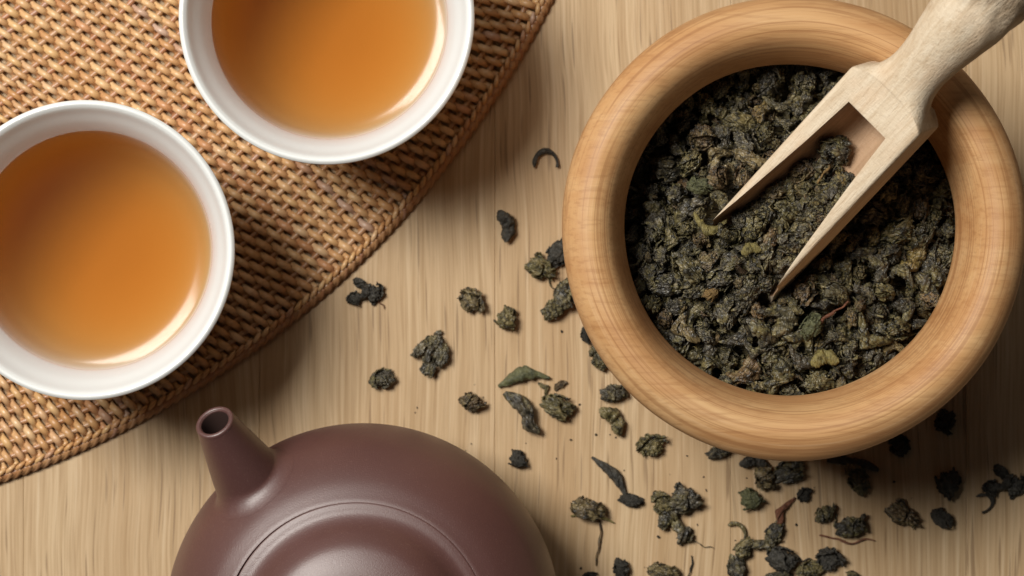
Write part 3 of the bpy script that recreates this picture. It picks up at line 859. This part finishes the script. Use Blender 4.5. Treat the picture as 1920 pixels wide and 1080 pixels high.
# ------------------------------------------------------------------ leaves scattered on the table
# px, py, width px, height px (before rotation), rotation deg (image, clockwise +), kind, proto, colour, label
T = [
 (1023, 296, 46, 34, 0, 's', 2, 'black', "thin black hook shaped leaf alone between the mat and the bowl's upper left"),
 (951, 422, 56, 30, 75, 'r', 3, 'black', "small dark teardrop leaf pointing down, left of the bowl"),
 (1016, 500, 60, 46, 20, 'p', 0, None, "olive crumpled leaf with a tail, just left of the bowl rim"),
 (1034, 532, 52, 9, 55, 's', 0, None, "thin dark stalk hanging under the olive leaf left of the bowl"),
 (1050, 474, 60, 44, -50, 'p', 1, 'black', "black leaf half hidden under the bowl's left rim, uppermost there"),
 (1040, 574, 50, 50, 0, 'p', 2, None, "brownish lump of leaf beside the bowl's left rim, lower of the pair"),
 (1066, 550, 50, 56, 30, 'p', 3, None, "dark folded leaf tucked under the bowl's left rim above a brownish lump"),
 (684, 546, 66, 50, 0, 'c', 0, 'black', "black crumpled leaf nearest the mat's edge"),
 (712, 562, 36, 9, 70, 's', 0, 'red', "short brown stem at the right of the black leaf by the mat"),
 (884, 565, 52, 44, 70, 'p', 4, None, "wedge shaped leaf, dark at left and tan at right, in mid table"),
 (952, 599, 46, 42, 50, 'p', 5, None, "oval dark leaf right of the wedge shaped leaf"),
 (809, 661, 84, 66, 110, 'c', 1, None, "big crumpled leaf clump alone above the teapot"),
 (716, 710, 48, 38, -10, 'p', 6, None, "small pointed leaf just above the teapot's shoulder"),
 (886, 754, 50, 36, 0, 'p', 7, None, "smooth oval dark leaf above the teapot's right shoulder"),
 (980, 705, 90, 34, -14, 'r', 0, 'green', "long olive green leaf lying almost level in mid table"),
 (982, 772, 92, 40, 50, 'r', 1, None, "long crumpled dark leaf sloping down to the right under the olive one"),
 (1046, 763, 64, 44, 20, 'p', 8, None, "plump dark leaf with two sprigs on top"),
 (1022, 729, 30, 17, 60, 'r', 4, None, "left sprig above the plump dark leaf"),
 (1050, 722, 26, 15, -40, 'r', 5, None, "right sprig above the plump dark leaf"),
 (1152, 733, 50, 44, 20, 'p', 2, None, "round grey brown leaf below the bowl's lower left rim"),
 (1151, 785, 58, 32, 50, 'r', 3, None, "small slanting nubby leaf under the round grey brown one"),
 (1222, 835, 56, 42, 0, 'p', 4, None, "oval crinkled leaf alone just below the bowl's lower left"),
 (973, 862, 40, 32, 30, 'p', 5, 'black', "tiny black leaf closest to the teapot's right side"),
 (1150, 893, 98, 26, 48, 'r', 0, 'black', "long twisted black leaf sloping down to the right"),
 (1183, 938, 46, 24, 10, 'p', 1, 'black', "small dark lump at the lower end of the long twisted leaf"),
 (1104, 954, 66, 40, 12, 'p', 3, None, "flattened oval leaf at far left of the lower scatter"),
 (1112, 968, 76, 14, 8, 'r', 2, 'yellow', "pale curled edge of leaf under the flattened oval leaf"),
 (1121, 1016, 80, 20, 82, 's', 1, None, "thin wriggly stem hanging below the flattened oval leaf"),
 (1286, 934, 62, 56, 0, 'p', 0, None, "largest round leaf of the lower scatter, brown and ridged"),
 (1243, 944, 52, 40, 60, 'p', 6, None, "upright leaf at the left of the largest round one"),
 (1268, 986, 70, 60, 20, 'c', 2, None, "crumpled clump below the largest round leaf"),
 (1318, 1022, 40, 6, 20, 's', 0, None, "hair thin stem sticking out right of a crumpled clump"),
 (1348, 845, 50, 30, 0, 'p', 2, None, "leaf peeping out below the bowl's bottom rim, leftmost there"),
 (1413, 865, 50, 24, 0, 'r', 3, 'black', "dark flat leaf touching the bowl's bottom rim"),
 (1437, 897, 50, 46, 30, 'p', 7, None, "rough brown leaf below the bowl, left of its darker neighbour"),
 (1481, 884, 62, 44, -25, 'p', 8, None, "dark rough leaf under the bowl's lowest point"),
 (1410, 936, 48, 40, 0, 'p', 5, 'green', "greenish leaf below the rough brown one under the bowl"),
 (1509, 928, 28, 28, 0, 'p', 4, 'black', "smallest round dark bead of leaf under the bowl"),
 (1467, 960, 64, 24, -65, 'r', 4, 'red', "reddish brown upright leaf in the lower scatter"),
 (1608, 896, 66, 40, 65, 'p', 6, None, "dark upright leaf below right of the bowl's lowest point"),
 (1600, 868, 90, 22, 8, 'r', 5, 'black', "long black leaf tucked under the bowl's bottom right rim"),
 (1386, 996, 44, 24, 60, 's', 2, None, "small curled leaf left of the long dark heap in the lower scatter"),
 (1420, 1022, 84, 44, -28, 'c', 2, None, "long dark clump rising to the right in the lower scatter"),
 (1452, 998, 44, 30, -50, 'p', 1, None, "dark leaf at the upper end of the long dark clump"),
 (1548, 962, 46, 32, -50, 'p', 7, None, "dark curved leaf left of the brown angular one"),
 (1568, 982, 34, 14, 70, 's', 0, None, "thin stalk joining a dark curved leaf to the brown angular one"),
 (1597, 984, 58, 52, 20, 'p', 2, None, "brown angular leaf above a reddish stem"),
 (1588, 1013, 96, 14, 4, 's', 0, 'red', "long reddish stem lying level in the lower scatter"),
 (1695, 963, 70, 44, 28, 'p', 0, None, "oblong nubby leaf sloping down right in the half shade"),
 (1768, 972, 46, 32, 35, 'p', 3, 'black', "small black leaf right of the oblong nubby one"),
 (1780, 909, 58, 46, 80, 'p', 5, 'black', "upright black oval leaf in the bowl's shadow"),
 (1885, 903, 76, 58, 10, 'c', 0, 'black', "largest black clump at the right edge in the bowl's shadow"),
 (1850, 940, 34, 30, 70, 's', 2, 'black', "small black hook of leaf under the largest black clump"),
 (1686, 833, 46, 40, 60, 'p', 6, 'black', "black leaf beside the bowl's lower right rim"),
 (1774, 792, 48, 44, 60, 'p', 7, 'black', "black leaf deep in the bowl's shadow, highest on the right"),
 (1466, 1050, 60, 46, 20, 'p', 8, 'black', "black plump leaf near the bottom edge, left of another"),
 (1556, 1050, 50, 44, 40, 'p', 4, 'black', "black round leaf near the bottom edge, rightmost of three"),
 (1518, 1068, 50, 34, -10, 'p', 6, None, "dark leaf between two black ones at the bottom edge"),
 (1502, 1046, 40, 12, 20, 's', 0, 'black', "thin black stalk bridging two black leaves near the bottom edge"),
 (1381, 1064, 48, 34, 80, 'p', 1, None, "upright leaf on the bottom edge under the long dark clump"),
 (1455, 1080, 60, 26, 0, 'p', 2, None, "leaf cut by the bottom edge under the black plump one"),
 (1245, 1072, 60, 32, 8, 'p', 3, None, "flat leaf on the bottom edge below the crumpled clump"),
 (1166, 1068, 44, 32, 55, 'p', 7, 'black', "dark slanting leaf on the bottom edge right of the wriggly stem"),
 (1107, 1080, 28, 16, 0, 'p', 4, 'black', "tiny leaf on the bottom edge, leftmost of all"),
 (1293, 1066, 44, 14, 85, 's', 1, 'black', "thin upright sprig on the bottom edge"),
 (1600, 1078, 28, 16, 0, 'p', 5, None, "tiny leaf on the bottom edge, rightmost of all"),
 (1124, 671, 48, 34, 60, 'p', 6, None, "leaf half under the bowl's left side, above the round grey brown one"),
 (1100, 630, 34, 22, 60, 'p', 7, 'black', "sliver of leaf under the bowl's left side, below the lumps"),
]
def bbox(me):
    a = np.empty(len(me.vertices) * 3); me.vertices.foreach_get('co', a); a = a.reshape(-1, 3); return a.min(0), a.max(0)
bbs = {}
for (px, py, wd, hg, ang, kd, idx, mk, lab) in T:
    src = {'p': me_p, 'r': me_r, 'c': me_c, 's': me_s}[kd][idx]
    if src.name not in bbs: bbs[src.name] = bbox(src)
    lo, hi = bbs[src.name]; ext = hi - lo; mid = (hi + lo) / 2
    g = 1.10
    sx, sy = wd * g * S0 / ext[0], hg * g * S0 / ext[1]
    sz = min(sx, sy) if kd in 'sr' else (sx + sy) / 2 * .8
    sx = max(sx, 1e-5)
    hz = ext[2] * sz
    th = -R(ang)
    me = with_mat(src, mk)
    q = P(px, py, hz / 2)
    loc = q - Matrix.Rotation(th, 3, 'Z') @ Vector((mid[0] * sx, mid[1] * sy, 0))
    loc.z = -lo[2] * sz - .0002 + (.0006 if kd == 's' else 0)
    o = leaf_obj(me, loc, (0, 0, th), (sx, sy, sz), "tea_twig" if kd == 's' else "tea_leaf")
    tag(o, lab, "twig" if kd == 's' else "tea leaf", "tea leaves scattered on the table")
CV, CF, CLc, cb = [], [], [], 0
for k in range(60):
    px, py = (nr.normal(1400, 190), nr.normal(965, 80)) if k < 45 else (nr.normal(950, 110), nr.normal(720, 100))
    q = P(px, py, 0); s_ = nr.uniform(.00018, .00045) * (1.5 if nr.rand() < .15 else 1)
    v = PELL[nr.randint(7)][0] * s_ @ randrot(nr).T + np.array((q.x, q.y, s_ * .5)); f = PELL[0][1]
    kk = nr.randint(3); src = [ico(1)][0]
    v = src[0] * (1 + .5 * (nr.rand(len(src[0]), 1) - .5)) * np.array([1, nr.uniform(.4, .9), .6]) * s_ @ randrot(nr).T + np.array((q.x, q.y, s_ * .5))
    CV.append(v); CLc.append(src[0] * 2 + k); CF += [tuple(i + cb for i in t_) for t_ in src[1]]; cb += len(v)
o = link("tea_crumbs", np.concatenate(CV), CF, M['black'])
o.data.attributes.new('lco', 'FLOAT_VECTOR', 'POINT').data.foreach_set('vector', np.concatenate(CLc).astype(np.float32).ravel())
tag(o, "dark specks of tea dust scattered on the table among the leaves", "tea crumbs", None, 'stuff')
print("strands", ns, "heap", cnt, "stuff tris", len(SF))
